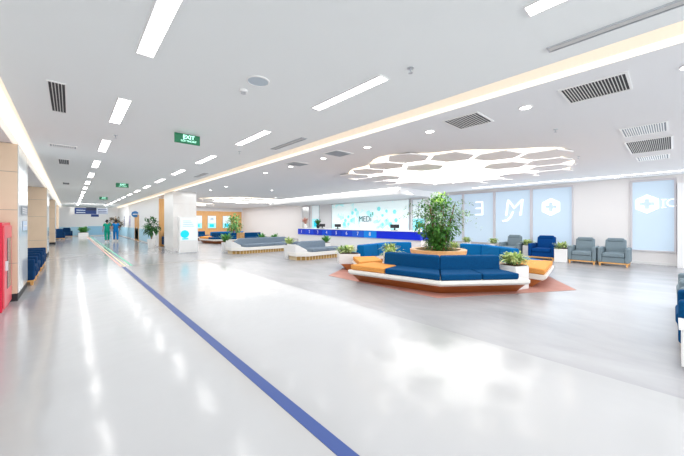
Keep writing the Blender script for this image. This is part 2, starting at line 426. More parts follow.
sp = round_proto('ceiling_speaker', .13, mat('speaker_mesh', (.55, .62, .68), .6), 'round pale blue ceiling speaker beside the small smoke detector', 'speaker')
sp.location = (1.58, 3.16, H)
t = thing('smoke_detector', 'small white round smoke detector beside the ceiling speaker', 'detector', (1.56, 3.5, H))
MB().lathe([(.05, 0), (.05, -.02), (.035, -.028)], 20).build('base', wht, t, smooth=False)
MB().lathe([(.028, -.028), (.03, -.045), (.012, -.05)], 16).build('sensor', metal, t)
def sprinkler_proto():
    t = thing('sprinkler', '', 'sprinkler')
    MB().lathe([(.035, 0), (.035, -.008), (.01, -.012)], 16).build('cover_ring', metal, t)
    MB().tube((0,0,-.01), (0,0,-.05), .008).tube((0,0,-.05), (0,0,-.054), .024).build('deflector', metal, t)
    return t
spr = sprinkler_proto()
for i, (x, y, lab) in enumerate(((2.62, 1.83, 'small metal sprinkler alone in the near corridor ceiling'), (.62, 6.9, 'sprinkler head beside the third light of the left row'),
        (6.2, 1.36, 'small sprinkler beyond the big dark vent in the lobby ceiling'), (9.2, 1.55, 'sprinkler left of the grouped vents, nearer of the pair'),
        (10.1, 1.75, 'sprinkler left of the grouped vents, further of the pair'), (2.85, 6.6, 'sprinkler beside the third light of the right row'))):
    if i == 0: spr.location = (x, y, H); spr['label'] = lab; spr['group'] = 'ceiling sprinklers'
    else: dup(spr, (x, y, H), 0, lab, 'ceiling sprinklers')
def vent(x0, x1, y0, y1, label, n=16, along='Y', frame=wht, slat=None, group='ceiling vents', back=darkgrille, fw=.025, duty=.35):
    t = thing('ceiling_vent', label, 'vent', ((x0+x1)/2, (y0+y1)/2, H), group=group)
    a, b = (x1-x0)/2, (y1-y0)/2
    f = MB(); f.box(-a, -a+fw, -b, b, -.012, 0).box(a-fw, a, -b, b, -.012, 0).box(-a+fw, a-fw, -b, -b+fw, -.012, 0).box(-a+fw, a-fw, b-fw, b, -.012, 0)
    f.build('frame', frame, t)
    bx('backing', -a+fw, a-fw, -b+fw, b-fw, -.003, 0, back, t)
    g = MB()
    for i in range(1, n):
        if along == 'X':
            yy = -b+fw+(2*b-2*fw)*i/n; hw = (b-fw)/n*duty; g.box(-a+fw, a-fw, yy-hw, yy+hw, -.011, -.0035)
        else:
            xx = -a+fw+(2*a-2*fw)*i/n; hw = (a-fw)/n*duty; g.box(xx-hw, xx+hw, -b+fw, b-fw, -.011, -.0035)
    g.build('slats', slat or metal, t)
    return t
vent(4.38, 5.0, .32, .94, 'large dark square slatted vent beside the cove, nearest one', 20, 'X', slat=mat('slat_light', (.75, .74, .72), .5), duty=.24)
vent(4.36, 4.98, 1.9, 2.46, 'square slatted vent between the second and third downlights', 12, 'X', slat=mat('slat_light', (.75, .74, .72), .5), duty=.22)
vent(4.36, 4.9, 5.0, 5.5, 'small square vent beside the cove beyond the fourth downlight', 14, 'X', slat=metal)
vent(4.36, 4.9, 6.7, 7.2, 'small square vent, furthest of those beside the cove', 14, 'X', slat=metal)
vent(3.24, 3.34, -2.5, .78, 'long thin linear slot vent at the top right of the corridor ceiling', 4, 'Y', frame=metal, slat=wht, fw=.012)
vent(3.24, 3.36, 4.7, 5.9, 'linear slot vent in corridor ceiling beside the cove, above the lobby', 4, 'Y', frame=metal, slat=wht, fw=.012)
vent(3.24, 3.36, 10.2, 11.4, 'far linear slot vent in corridor ceiling beside the cove', 4, 'Y', frame=metal, slat=wht, fw=.012)
vent(7.0, 7.75, .05, .62, 'white grille, nearest of the three grouped lobby vents', 18, 'X', slat=wht, back=mat('grey_backing', (.3, .33, .38), .6), duty=.5)
vent(8.25, 9.75, .0, .66, 'dark square grille, middle of the three grouped lobby vents', 22, 'X', slat=mat('slat_light', (.75, .74, .72), .5), duty=.28)
vent(10.35, 11.1, .05, .62, 'white grille nearest the window, last of the three grouped lobby vents', 14, 'X', slat=wht, back=mat('grey_backing', (.3, .33, .38), .6), duty=.55)
vent(14.45, 14.6, 0, 1.1, 'slim linear grille in front of the window at right', 20, 'X', slat=wht)
vent(14.45, 14.6, 2.9, 4.0, 'slim linear grille in front of the window with the hexagon emblem', 20, 'X', slat=wht)
vent(-.20, -.03, 4.72, 5.98, 'narrow black three-part vent at left of the corridor ceiling', 5, 'Y', slat=mat('slat_light', (.75, .74, .72), .5), duty=.25, fw=.014)
vent(-.33, .12, 8.5, 8.78, 'pale horizontal slot vent behind the black corridor vent', 12, 'Y', slat=wht, back=mat('grey_backing', (.3, .33, .38), .6), duty=.6)
vent(-.24, .0, 10.4, 11.3, 'small dark square vent further along the left of the corridor', 5, 'Y', slat=metal, duty=.3)
vent(-.24, .0, 16.4, 17.3, 'tiny dark vent far along the left of the corridor ceiling', 5, 'Y', slat=metal, duty=.3)
o = bx('strip_light', 14.0, 14.06, -1.0, 6.3, H-.012, H, white_strip); tag(o, 'continuous thin white strip light along the window wall ceiling', 'light')

# hexagon cloud over an island
def cloud(cx, cy, lab, k=1.0, R=3.15, rot=.18):
    t = thing('hexagon_ceiling_light', lab, 'light', (cx, cy, H), rot)
    pit = 1.03*k; hm = mat('hexagon_panel_paint', (.88, .87, .87), .7)
    cells = [(pit*(i+.5*j), pit*.866*j, i, j) for i in range(-6, 7) for j in range(-6, 7)]
    def hexa(x, y, rr): return [(x+rr*math.cos(PI/6+q*PI/3), y+rr*math.sin(PI/6+q*PI/3)) for q in range(6)]
    def outline(f):
        pts = []
        for i in range(72):
            a = 2*PI*i/72; r = (R+.16*math.cos(6*a+.5)+.1*math.sin(11*a))*k*f; pts.append((r*math.cos(a), r*math.sin(a)))
        return pts
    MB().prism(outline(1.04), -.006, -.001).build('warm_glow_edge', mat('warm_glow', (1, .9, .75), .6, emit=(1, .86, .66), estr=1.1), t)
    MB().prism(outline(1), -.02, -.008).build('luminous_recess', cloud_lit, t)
    for x, y, i, j in cells:
        d = math.hypot(x, y)/k
        if d < 1.85 or d > 3.55: continue
        if (i*5+j*3) % 7 == 0 and d < 3: continue
        if d > 3.2 and (i+2*j) % 3 == 0: continue
        z = -.10 if d < 2.7 else -.03
        MB().prism(hexa(x, y, pit*.515), z-.03, z).build('hexagon_panel', hm, t)
        MB().tube((x, y, z), (x, y, -.001), .03).build('hanger', wht, t)
    return t
cloud(9.15, 4.9, 'large glowing cloud of hexagon ceiling panels above the nearest island')
cloud(9.6, 21.5, 'distant glowing hexagon ceiling panels above the second island', .9)
cloud(7.3, 29.0, 'furthest glowing hexagon panels beyond the white pillar', .8)

# exit signs
def exit_proto():
    t = thing('exit_sign', '', 'sign')
    bx('panel', -.21, .21, -.012, .012, -.2, -.03, green_s, t)
    text('lettering', 'EXIT', .095, green_t, t, (.02, -.016, -.085), FACE_MY, off=.002)
    text('lettering', 'LỐI THOÁT', .05, green_t, t, (.02, -.016, -.155), FACE_MY)
    MB().tube((-.13, 0, -.03), (-.13, 0, 0), .004).tube((.13, 0, -.03), (.13, 0, 0), .004).build('hanger', metal, t)
    return t
ex = exit_proto()
for i, (x, y, lab) in enumerate(((1.56, 5.85, 'green EXIT sign nearest the camera, hanging from the corridor ceiling'),
        (1.57, 15, 'second green exit sign further down the corridor'), (1.56, 24, 'furthest tiny exit sign above the blue directory sign'))):
    if i == 0: ex.location = (x, y, H); ex['label'] = lab; ex['group'] = 'hanging exit signs'
    else: dup(ex, (x, y, H), 0, lab, 'hanging exit signs')
t = thing('hanging_sign', 'long dark blue hanging directory sign with white ends across the corridor', 'sign', (1.42, 32, 2.13))
bx('blue_board', -1.15, .2, -.04, .04, .02, .5, navy_s, t)
bx('upper_blue_board', -.45, .2, -.09, -.045, .32, .56, mat('dark_sign', (.02, .03, .08), .4), t)
bx('white_end', -1.45, -1.15, -.05, .05, 0, .56, wht, t); bx('white_end', .2, .95, -.05, .05, .02, .5, mat('pale_board', (.62, .68, .80), .4), t)
for k in range(2): bx('text_line', -1.05, -.5, -.046, -.041, .12+.18*k, .16+.18*k, poster_w, t)
for k in range(3): bx('text_line', .28, .86, -.056, -.051, .10+.14*k, .15+.14*k, navy_s, t)
MB().tube((-1.1, 0, .48), (-1.1, 0, .97), .012).tube((.8, 0, .48), (.8, 0, .97), .012).build('hanger', metal, t)
bx('lower_plate', -.15, .35, -.03, .03, -.2, .0, navy_s, t)

# ------------------------------------------------------------------ plants
def leaf(bm, p, d, up, L, W, bend=.3, n=2):
    d = d.normalized(); side = d.cross(up)
    if side.length < 1e-3: side = d.orthogonal()
    side.normalize(); nrm = side.cross(d)
    prev = None
    ws = [0.15, 1, .75, .05] if n > 2 else [.1, 1, .05]
    k = len(ws)-1
    for i, w in enumerate(ws):
        t = i/k; c = p + d*(L*t) - Vector((0, 0, 1))*(bend*L*t*t)
        a, b = bm.verts.new(c-side*W*w/2), bm.verts.new(c+side*W*w/2)
        if prev: bm.faces.new((prev[0], prev[1], b, a))
        prev = (a, b)
def rvec(): 
    while True:
        v = Vector((random.uniform(-1,1), random.uniform(-1,1), random.uniform(-1,1)))
        if .05 < v.length < 1: return v.normalized()
def crown(center, rad, n, L, W, shell=.5):
    bm = bmesh.new()
    for i in range(n):
        v = rvec(); r = random.uniform(shell, 1)**.7
        p = Vector((center[0]+v.x*rad[0]*r, center[1]+v.y*rad[1]*r, center[2]+v.z*rad[2]*r))
        d = (v + rvec()*.9 + Vector((0, 0, .1)))
        leaf(bm, p, d, Vector((0, 0, 1)), L*random.uniform(.6, 1.2), W*random.uniform(.7, 1.2), .3)
    return bm
def bm_obj(name, bm, m, parent):
    me = bpy.data.meshes.new(name); bm.to_mesh(me); bm.free(); return link(name, me, m, parent)
def tuft_mesh(n, L, W, spread=.9, bend=.45, z0=0, r0=.05):
    bm = bmesh.new()
    for i in range(n):
        a = random.uniform(0, 2*PI); e = random.uniform(.15, 1)*spread
        d = Vector((math.cos(a)*e, math.sin(a)*e, random.uniform(.5, 1)))
        p = Vector((random.uniform(-r0, r0), random.uniform(-r0, r0), z0 + random.uniform(0, .08)))
        leaf(bm, p, d, Vector((0, 0, 1)), L*random.uniform(.6, 1.1), W, bend, 3)
    return bm
# little planter plant (the box belongs to it)
def planter_proto(w, h, m_leaf, n, L, W, label, group=None, spread=.9):
    t = thing('potted_plant', label, 'plant', group=group)
    MB().prism([(-w, -w), (w, -w), (w, w), (-w, w)], 0, h).build('planter_box', wht, t, bevel=.015)
    bx('soil', -w+.03, w-.03, -w+.03, w-.03, h-.01, h+.012, soil, t)
    bm_obj('foliage', tuft_mesh(n, L, W, spread, .45, h, w*.6), m_leaf, t)
    return t
# ------------------------------------------------------------------ islands
PH = 31.0
def poly_r(adeg, R):
    """radius at angle a of an octagon whose vertices sit at PH + 45k with circumradius R"""
    k = ((adeg-PH) % 45) - 22.5
    return R*math.cos(math.radians(22.5))/math.cos(math.radians(k))
def ringpts(a0, a1, prof):
    angs = [a0]; 
    k = math.ceil((a0-PH)/45+1e-6)
    while PH+45*k < a1-1e-6: angs.append(PH+45*k); k += 1
    angs.append(a1)
    secs = []
    for a in angs:
        r_ = math.radians(a)
        secs.append([(poly_r(a, R)*math.cos(r_), poly_r(a, R)*math.sin(r_), z) for R, z in prof])
    return secs
def sector(name, a0, a1, prof, m, parent, bevel=.02):
    return MB().loft(ringpts(a0, a1, prof)).build(name, m, parent, bevel=bevel)
def bench(cx, cy, s, a0, a1, cush, backs, label, group, cols, dr=0):
    t = thing('curved_bench', label, 'bench', (cx, cy, 0), group=group); t.scale = (s, s, 1)
    sector('plinth', a0+.6, a1-.6, [(2.36-dr, 0), (2.92-dr, 0), (3.15-dr, .19), (2.36-dr, .19)], woodm, t, .006)
    sector('shell', a0, a1, [(2.28-dr, .19), (3.17-dr, .19), (3.24-dr, .24), (3.24-dr, .31), (2.28-dr, .31)], wht_band, t, .012)
    for (b0, b1, c) in cush:
        sector('seat_cushion', b0, b1, [(2.46-dr, .312), (3.20-dr, .312), (3.21-dr, .44), (2.46-dr, .455)], cols[c], t, .035)
    for (b0, b1, c) in backs:
        sector('backrest', b0, b1, [(2.30-dr, .312), (2.62-dr, .312), (2.58-dr, .745), (2.34-dr, .745)], cols[c], t, .04)
    return t
CO = {'b': blue_f, 'o': orange_f, 'B': blue_b}
def tufted(t, pts, n=1, L=.2, sc=1.0, m=None):
    bm = bmesh.new()
    for (x, y, z) in pts:
        for i in range(n):
            a = random.uniform(0, 2*PI); e = random.uniform(.1, 1)
            d = Vector((math.cos(a)*e, math.sin(a)*e, random.uniform(.35, 1.1)))
            p = Vector((x, y, z)) + Vector((d.x*.08, d.y*.08, random.uniform(0, .16)))*sc
            leaf(bm, p, d, Vector((0, 0, 1)), L*random.uniform(.6, 1.2)*sc, .05*sc, .55, 3)
    bm_obj('foliage', bm, m or leaf_var, t)
def ring_planter(cx, cy, s, a0, a1, label, group, r0=2.40):
    t = thing('potted_plant', label, 'plant', (cx, cy, 0), group=group); t.scale = (s, s, 1)
    sector('plinth', a0, a1, [(r0, 0), (2.92, 0), (3.15, .19), (r0, .19)], woodm, t, .006)
    sector('planter_box', a0-.1, a1+.1, [(r0, .19), (3.20, .19), (3.22, .50), (r0, .50)], wht, t, .012)
    sector('soil', a0+.7, a1-.7, [(r0+.04, .502), (3.17, .502), (3.17, .512), (r0+.04, .512)], soil, t, 0)
    pts = []
    for k in range(34):
        a = math.radians(random.uniform(a0+2, a1-2)); r = random.uniform(r0+.12, 3.05); pts.append((r*math.cos(a), r*math.sin(a), .51))
    tufted(t, pts, 7, .26)
    return t
def island(cx, cy, s, which, near):
    g = 'benches of the %s seating island' % which
    if near:
        bench(cx, cy, s, 168, 246.5, [(168.6, 186.6, 'o'), (187, 210.8, 'b'), (211.2, 227, 'b'), (227.3, 242.6, 'b')], [(178, 210.98, 'b'), (211.02, 243.5, 'b')],
              'large front curved bench of the nearest island, blue with an orange left end', g, CO)
        bench(cx, cy, s, 261, 301, [(261.5, 300.5, 'o')], [], 'backless orange ottoman bench at the right of the nearest island', g, CO, .2)
        bench(cx, cy, s, 302, 368, [(302.5, 324, 'B'), (324.4, 345.8, 'B'), (346.2, 367.4, 'B')], [(302.5, 316, 'B'), (316.3, 345.8, 'B'), (346.1, 367, 'B')],
              'bright blue rear bench of the nearest island, facing the windows', g, CO, .35)
        bench(cx, cy, s, 55, 120, [(55.6, 76, 'B'), (76.4, 98, 'B'), (98.4, 119.4, 'B')], [(55.6, 76, 'B'), (76.3, 98, 'B'), (98.3, 119.6, 'B')],
              'bright blue rear bench of the nearest island, facing the reception', g, CO)
        bench(cx, cy, s, 134, 163, [(134.5, 162.5, 'o')], [], 'low orange seat behind the left end of the nearest island', g, CO, .45)
        ring_planter(cx, cy, s, 122, 133, 'light green plant in the white planter at the far left of the nearest island', 'plants of the nearest island', 2.5)
    else:
        bench(cx, cy, s, 157, 252, [(157.5, 195, 'o'), (195.6, 228, 'b'), (228.4, 247, 'b')], [(185, 207, 'b'), (207.2, 247, 'b')],
              'curved front bench of the %s island, orange and blue' % which, g, CO)
        bench(cx, cy, s, 263, 304, [(264, 303, 'b')], [(264, 303, 'b')], 'short blue bench on the right of the %s island' % which, g, CO)
        bench(cx, cy, s, 50, 150, [(51, 100, 'B'), (101, 149, 'o')], [(51, 117, 'B'), (117.3, 147, 'B')], 'rear curved bench of the %s island, blue backed' % which, g, CO)
    # carpet / tile under it
    if near:
        pts = [(3.36*math.cos(math.radians(30+60*k)), 3.36*math.sin(math.radians(30+60*k))) for k in range(6)]
        o = MB().prism(pts, 0.0005, .006).build('floor_inlay', terra, None, (cx, cy, 0)); tag(o, 'terracotta hexagonal floor inlay under the nearest seating island', 'floor inlay')
    # centre planter
    t = thing('tree_planter', ('round orange wood planter in the middle of the nearest island' if near else 'wooden tree planter in the middle of the %s island' % which), 'planter', (cx, cy, 0))
    t.scale = (s*.92, s*.92, 1)
    def ring(R): return [(R*math.cos(2*PI*i/16), R*math.sin(2*PI*i/16)) for i in range(16)]
    MB().prism(ring(.72), 0, .56, ring(.86)).build('planter_body', woodl, t)
    m_ = MB(); 
    secs = [[(R*math.cos(2*PI*i/24), R*math.sin(2*PI*i/24), z) for R, z in ((.70, .56), (.88, .56), (.90, .68), (.72, .68))] for i in range(25)]
    m_.loft(secs).build('rim', woodl, t, bevel=0)
    MB().prism(ring(.70), .562, .62).build('soil', soil, t)
island(8.27, 4.79, 1.0, 'nearest', True)
island(9.4, 22.3, .8, 'second', False)
island(7.2, 27.8, .8, 'furthest', False)

# central tree
t = thing('potted_tree', 'tall bushy green fig tree growing from the wooden planter of the nearest island', 'tree', (8.27, 4.79, .62))
s_ = MB()
for i in range(9):
    a = random.uniform(0, 2*PI); r = random.uniform(.05, .28)
    p0 = Vector((r*math.cos(a), r*math.sin(a), 0)); p1 = Vector((r*1.4*math.cos(a+.4), r*1.4*math.sin(a+.4), .7)); p2 = Vector((r*2.4*math.cos(a+.3), r*2.4*math.sin(a+.3), 1.4))
    s_.tube(p0, p1, .03, .022, 6).tube(p1, p2, .022, .01, 6)
s_.build('stems', bark, t)
bm = crown((0, 0, .95), (.72, .72, .72), 2300, .12, .055, .25)
for i in range(1200):
    v = rvec(); p = Vector((v.x*.5*random.random()**.5, v.y*.5*random.random()**.5, random.uniform(.03, .7)))
    leaf(bm, p, v+Vector((0,0,.3)), Vector((0,0,1)), .13, .06, .3)
bm_obj('foliage', bm, leaf_tree, t)
bm = bmesh.new()
# loose sprays reaching sideways and a pale tip at the top
for i in range(26):
    a = random.uniform(0, 2*PI); e = Vector((math.cos(a), math.sin(a), random.uniform(.2, .9))).normalized()
    b0 = Vector((0, 0, random.uniform(.6, 1.1)))
    for k in range(26):
        p = b0 + e*(.45+.034*k) + rvec()*.05 - Vector((0, 0, .0008*k*k))
        leaf(bm, p, rvec()+e, Vector((0, 0, 1)), .09, .04, .3)
bm_obj('outer_sprays', bm, leafm('grey_green_leaf', (.10, .24, .12), (.30, .46, .24)), t)
bm = crown((.05, .0, 1.62), (.28, .28, .16), 170, .11, .05, 0)
bm_obj('young_top_leaves', bm, leaf_light, t)
# trees of the far islands
for cx, cy, which in ((9.0, 21.9, 'second'), (7.2, 27.8, 'furthest')):
    t = thing('potted_tree', 'slim green tree growing in the planter of the %s island' % which, 'tree', (cx, cy, .62))
    MB().tube((0,0,0), (0,0,.8), .04).tube((0,0,.6), (.2,.1,1.1), .02).tube((0,0,.6), (-.2,-.1,1.1), .02).build('stems', bark, t)
    bm_obj('foliage', crown((0, 0, .75), (.6, .6, .7), 420, .28, .09, .2), leaf_var2, t)

# planters round the nearest island
def pol(a, r): return (8.27+r*math.cos(math.radians(a)), 4.79+r*math.sin(math.radians(a)), 0)
def small_planter(loc, w, h, label, group, n=60, L=.26, rz=0, sc=1.0):
    t = thing('potted_plant', label, 'plant', loc, rz, group)
    MB().prism([(-w, -w), (w, -w), (w, w), (-w, w)], 0, h).build('planter_box', wht, t, bevel=.012)
    bx('soil', -w+.03, w-.03, -w+.03, w-.03, h-.01, h+.012, soil, t)
    tufted(t, [(random.uniform(-w, w)*.6, random.uniform(-w, w)*.6, h) for k in range(n)], 3, L, sc)
    return t
for a, r, w_, h_, lab in ((252, 2.46, .22, .52, 'variegated plant in the white planter at the right end of the front bench'),
                  (176, 2.08, .15, .56, 'spiky variegated plant behind the orange end of the front bench'),
                  (112, 1.5, .17, .55, 'pale plant left of the wooden tree planter'),
                  (14, 1.9, .15, .52, 'small plant right of the wooden tree planter')):
    small_planter(pol(a, r), w_, h_, lab, 'plants of the nearest island', 100 if w_ > .2 else 44, .36 if w_ > .2 else .32, math.radians(a))
# ------------------------------------------------------------------ grey straight benches
def grey_bench(loc, L, label, rz=0):
    t = thing('long_bench', label, 'bench', loc, rz, 'long grey benches')
    # runs along +x, faces -y
    def outline(i, e=0): # plan with a rounded left end
        return [(i, .3+i), (.35+i, i), (L-i, i), (L-i, .95-i), (i, .95-i)]
    MB().prism(outline(.07), 0, .15).build('plinth', gold, t)
    MB().prism(outline(0), .15, .30).build('shell', wht_band, t, bevel=.015)
    bx('seat_cushion', .62, L/2+.25, .03, .72, .302, .43, grey_f, t, bevel=.03)
    bx('seat_cushion', L/2+.255, L-.02, .03, .72, .302, .43, grey_f, t, bevel=.03)
    secs = [[(x, .66, .302), (x, .93, .302), (x, .90, h), (x, .72, h)] for x, h in ((.35, .56), (.62, .70), (L-.55, .70), (L-.48, .62))]
    MB().loft(secs).build('backrest', grey_f, t, bevel=.04)
    MB().loft([[(x, y0, .302), (x, .94, .302), (x, .94, h), (x, y0, h)] for x, y0, h in ((.0, .34, .62), (.1, .24, .58), (.38, .06, .40))]).build('planter_end', wht, t, bevel=.012)
    return t
grey_bench((6.5, 9.55, 0), 2.3, 'long grey bench with white end, the nearer one beside the reception')
grey_bench((5.55, 13.5, 0), 3.75, 'long grey bench with white end, the further one to the left')
def loose_plant(loc, h, m_leaf, label, n=46, L=.5, W=.07, group='plants at the grey benches', w=.16, name='potted_plant', spread=.8):
    t = thing(name, label, 'plant', loc, group=group)
    MB().prism([(-w*.8, -w*.8), (w*.8, -w*.8), (w*.8, w*.8), (-w*.8, w*.8)], 0, h, [(-w, -w), (w, -w), (w, w), (-w, w)]).build('pot', wht, t)
    bx('soil', -w+.02, w-.02, -w+.02, w-.02, h-.01, h+.008, soil, t)
    bm_obj('foliage', tuft_mesh(n, L, W, spread, .4, h, w*.5), m_leaf, t)
    return t
loose_plant((6.75, 10.72, 0), .55, leaf_var, 'plant behind the white left end of the nearer grey bench')
loose_plant((8.7, 10.7, 0), .55, leaf_var2, 'plant behind the right end of the nearer grey bench', 50, .55)
loose_plant((5.75, 14.95, 0), .5, leaf_var2, 'leafy plant behind the left end of the further grey bench', 70, .7, .08)
loose_plant((7.7, 14.98, 0), .5, leaf_var2, 'plant behind the middle of the further grey bench', 46, .6)
loose_plant((8.5, 14.98, 0), .5, leaf_var2, 'plant behind the right end of the further grey bench', 40, .6)

# ------------------------------------------------------------------ armchairs
def armchair(label, fab, legm, group, style=0):
    t = thing('armchair', label, 'armchair', group=group)     # faces -x, width along y
    w = .44; D = .42
    bx('seat_base', -D+.04, D-.12, -w+.13, w-.13, .12, .30, fab, t, bevel=.02)
    bx('seat_cushion', -D, D-.2, -w+.135, w-.135, .302, .45, fab, t, bevel=.045)
    secs = [[(D-.26, y, .30), (D, y, .12), (D+.04, y, h), (D-.12, y, h)] for y, h in ((-w+.14, .88), (w-.14, .88))]
    MB().loft(secs).build('backrest', fab, t, bevel=.05)
    bx('headrest', D-.16, D+.0, -w+.2, w-.2, .80, .93, fab, t, bevel=.04)
    for s in (-1, 1):
        y0, y1 = sorted((s*w, s*(w-.13)))
        MB().prism([(-D+.02, y0), (D+.02, y0), (D+.02, y1), (-D+.02, y1)], .12, .62).build('armrest', fab, t, bevel=.04)
    f = MB(); f.box(-D+.04, D, -w+.03, w-.03, .08, .12); f.build('base_frame', legm, t)
    for sx_ in (-D+.07, D-.04):
        for sy in (-w+.07, w-.07):
            MB().prism([(sx_-.022, sy-.022), (sx_+.022, sy-.022), (sx_+.022, sy+.022), (sx_-.022, sy+.022)], 0, .08,
                       [(sx_-.03, sy-.03), (sx_+.03, sy-.03), (sx_+.03, sy+.03), (sx_-.03, sy+.03)]).build('leg', legm, t)
    return t
legw = mat('armchair_wood', (.80, .42, .14), .4)
g = 'armchairs along the window wall'
A = armchair('grey armchair with wooden base, left one of the pair under the blank wall', grey_a, legw, g); A.location = (14.0, 2.21, 0); A.scale = (1, .93, 1)
dup(A, (14.0, 1.36, 0), 0, 'grey armchair with wooden base, right one of the pair beside the last window', g)
dup(A, (14.3, 4.72, 0), 0, 'grey armchair under the window with the M lettering, mostly behind the blue bench', g)
Bc = armchair('bright blue armchair under the hexagon emblem window', mat('royal_blue_fabric', (.0, .045, .20), .85, .15, noise=(.0, .06, .24), nscale=40), legw, g); Bc.location = (14.2, 3.5, 0); Bc.scale = (1.04, 1.06, 1.02)
g = 'armchairs in the row at the right edge'
r90 = -PI/2      # chair faces -x by default; -90 turns it to face +y
dup(A, (6.5, -.46, 0), r90, 'grey armchair at right edge, directly beyond the blue one', g)
dup(A, (7.45, -.46, 0), r90, 'grey armchair at right edge, further of the two grey ones', g)
b2 = armchair('blue armchair at the right edge beside the white box', blue_f, legw, g); b2.location = (5.52, -.44, 0); b2.rotation_euler.z = r90
t = thing('side_table', 'white box table cut by the right edge beside the blue armchair', 'table', (4.82, -.36, 0))
bx('table_body', -.21, .21, -.3, .3, .03, .40, wht, t); bx('table_top', -.23, .23, -.32, .32, .401, .43, wht, t, bevel=.005); bx('recessed_foot', -.19, .19, -.28, .28, 0, .03, metal, t)
g = 'armchairs in the left bay'
n1 = armchair('navy armchair nearest behind the first stone pillar', navy_f, legw, g); n1.location = (-1.02, 10.62, 0); n1.rotation_euler.z = PI
for y, lab in ((11.58, 'navy armchair, second one in the bay behind the first stone pillar'), (13.3, 'navy armchair, third one in the bay behind the first stone pillar'), (14.26, 'navy armchair, furthest in the bay behind the first stone pillar')):
    dup(n1, (-1.02, y, 0), PI, lab, g)
dup(n1, (-.75, 35.6, 0), -PI/2, 'dark blue armchair at the far end of the corridor', 'armchairs at the far end')
dup(n1, (-.25, 40.6, 0), PI/2, 'dark blue armchair against the far corridor wall beside the plant box', 'armchairs at the far end')
dup(n1, (4.6, 20.6, 0), PI/2, 'navy armchair before the honey wood panel left of the white pillar', 'armchairs at the far end')

# planter boxes between window armchairs
g = 'planter boxes along the window wall'
small_planter((13.72, 2.81, 0), .2, .5, 'white planter box between the blue armchair and the grey pair', g, 50, .26)
for y, lab in ((4.13, 'plant box left of the bright blue armchair'), (5.5, 'plant box left of the single grey armchair under the M lettering'), (6.75, 'plant box furthest left along the window wall')):
    small_planter((14.3, y, 0), .14, .52, lab, g, 50, .26)

# ------------------------------------------------------------------ reception
RX = 14.0
t = thing('reception_counter', 'long reception counter with numbered bright blue front panels', 'counter', (10.25, 6.7, 0))
def cpt(y): return 0
LN = 8.6
bx('counter_body', .05, .75, 0, LN, 0, .77, wht, t)
bx('worktop', -.03, .82, -.02, LN+.02, 1.1, 1.13, wht, t)
bm_blue = [(.0, .035, .55), (.0, .05, .62), (.0, .03, .50), (.0, .07, .62), (.0, .035, .5), (.0, .05, .58), (.01, .10, .60), (.0, .22, .72)]
bw = .74; y0 = 2.3
MB().box(0, .7, 0, y0-.01, .77, 1.1).build('blue_front_panel', mat('counter_blue_long', (.0, .02, .62), .3, emit=(0, .02, .6), estr=.15), t)
for k in range(8):
    n = 8-k; a = y0 + (LN-y0)/8*k; b = a+(LN-y0)/8-.012
    mcol = bm_blue[n-1]
    pnl = MB().box(0, .7, a, b, .77, 1.1).build('blue_front_panel', mat('counter_blue_%d' % n, mcol, .3, emit=mcol, estr=.15), t)
    text('number', str(n), .24, wht, pnl, (-.006, (a+b)/2, .935), FACE_MX)
bx('plinth', .1, .7, .02, LN-.02, -.0, .06, metal, t)
# back wall with printed backdrop
sx('wall_reception', RX, RX+.12, 9.7, 20.4, 0, 2.8, white_wall)
t = thing('wall_backdrop', 'large white and teal printed backdrop reading MEDi behind the reception', 'backdrop', (RX-.04, 9.85, 0))
bx('printed_panel', 0, .035, 0, 6.6, .95, 2.72, M_BD, t)
f = MB().box(-.03, .034, 6.6, 6.66, .9, 2.78).box(-.03, .034, -.05, 0, .9, 2.78); f.build('edge_frame', metal, t)
dk = mat('lettering_slate', (.03, .12, .15), .6)
text('lettering', 'MEDi', .50, dk, t, (-.02, 13.2-9.85, 1.68), FACE_MX)
MB().prism([(12.55, 1.98), (12.62, 1.98), (12.66, 2.16), (12.60, 2.16)], 0, .01).bm.free()
bx('accent_mark', -.012, -.002, 12.52-9.85, 12.58-9.85, 1.92, 2.12, mat('accent_green', (.1, .5, .3), .5), t)
bx('accent_mark', -.012, -.002, 12.68-9.85, 12.73-9.85, 1.86, 2.0, dk, t)
random.seed(3)
hx = MB()
for (cy_, cz_) in [(4.9, 1.35), (4.6, 1.6), (4.9, 1.85), (5.2, 1.6), (4.5, 2.1), (1.9, 1.9), (1.6, 1.6), (1.3, 1.35), (1.6, 2.15), (1.9, 1.35), (5.3, 1.35), (4.2, 2.3), (2.2, 2.3), (.9, 1.6), (1.0, 2.1)]:
    r = random.uniform(.09, .17)
    a = [hx.bm.verts.new((-.006, cy_+r*math.cos(q*PI/3), cz_+r*math.sin(q*PI/3))) for q in range(6)]
    hx.bm.faces.new(a)
hx.build('teal_hexagons', mat('teal_print', (.25, .78, .80), .5, emit=(.25, .8, .82), estr=.3), t)
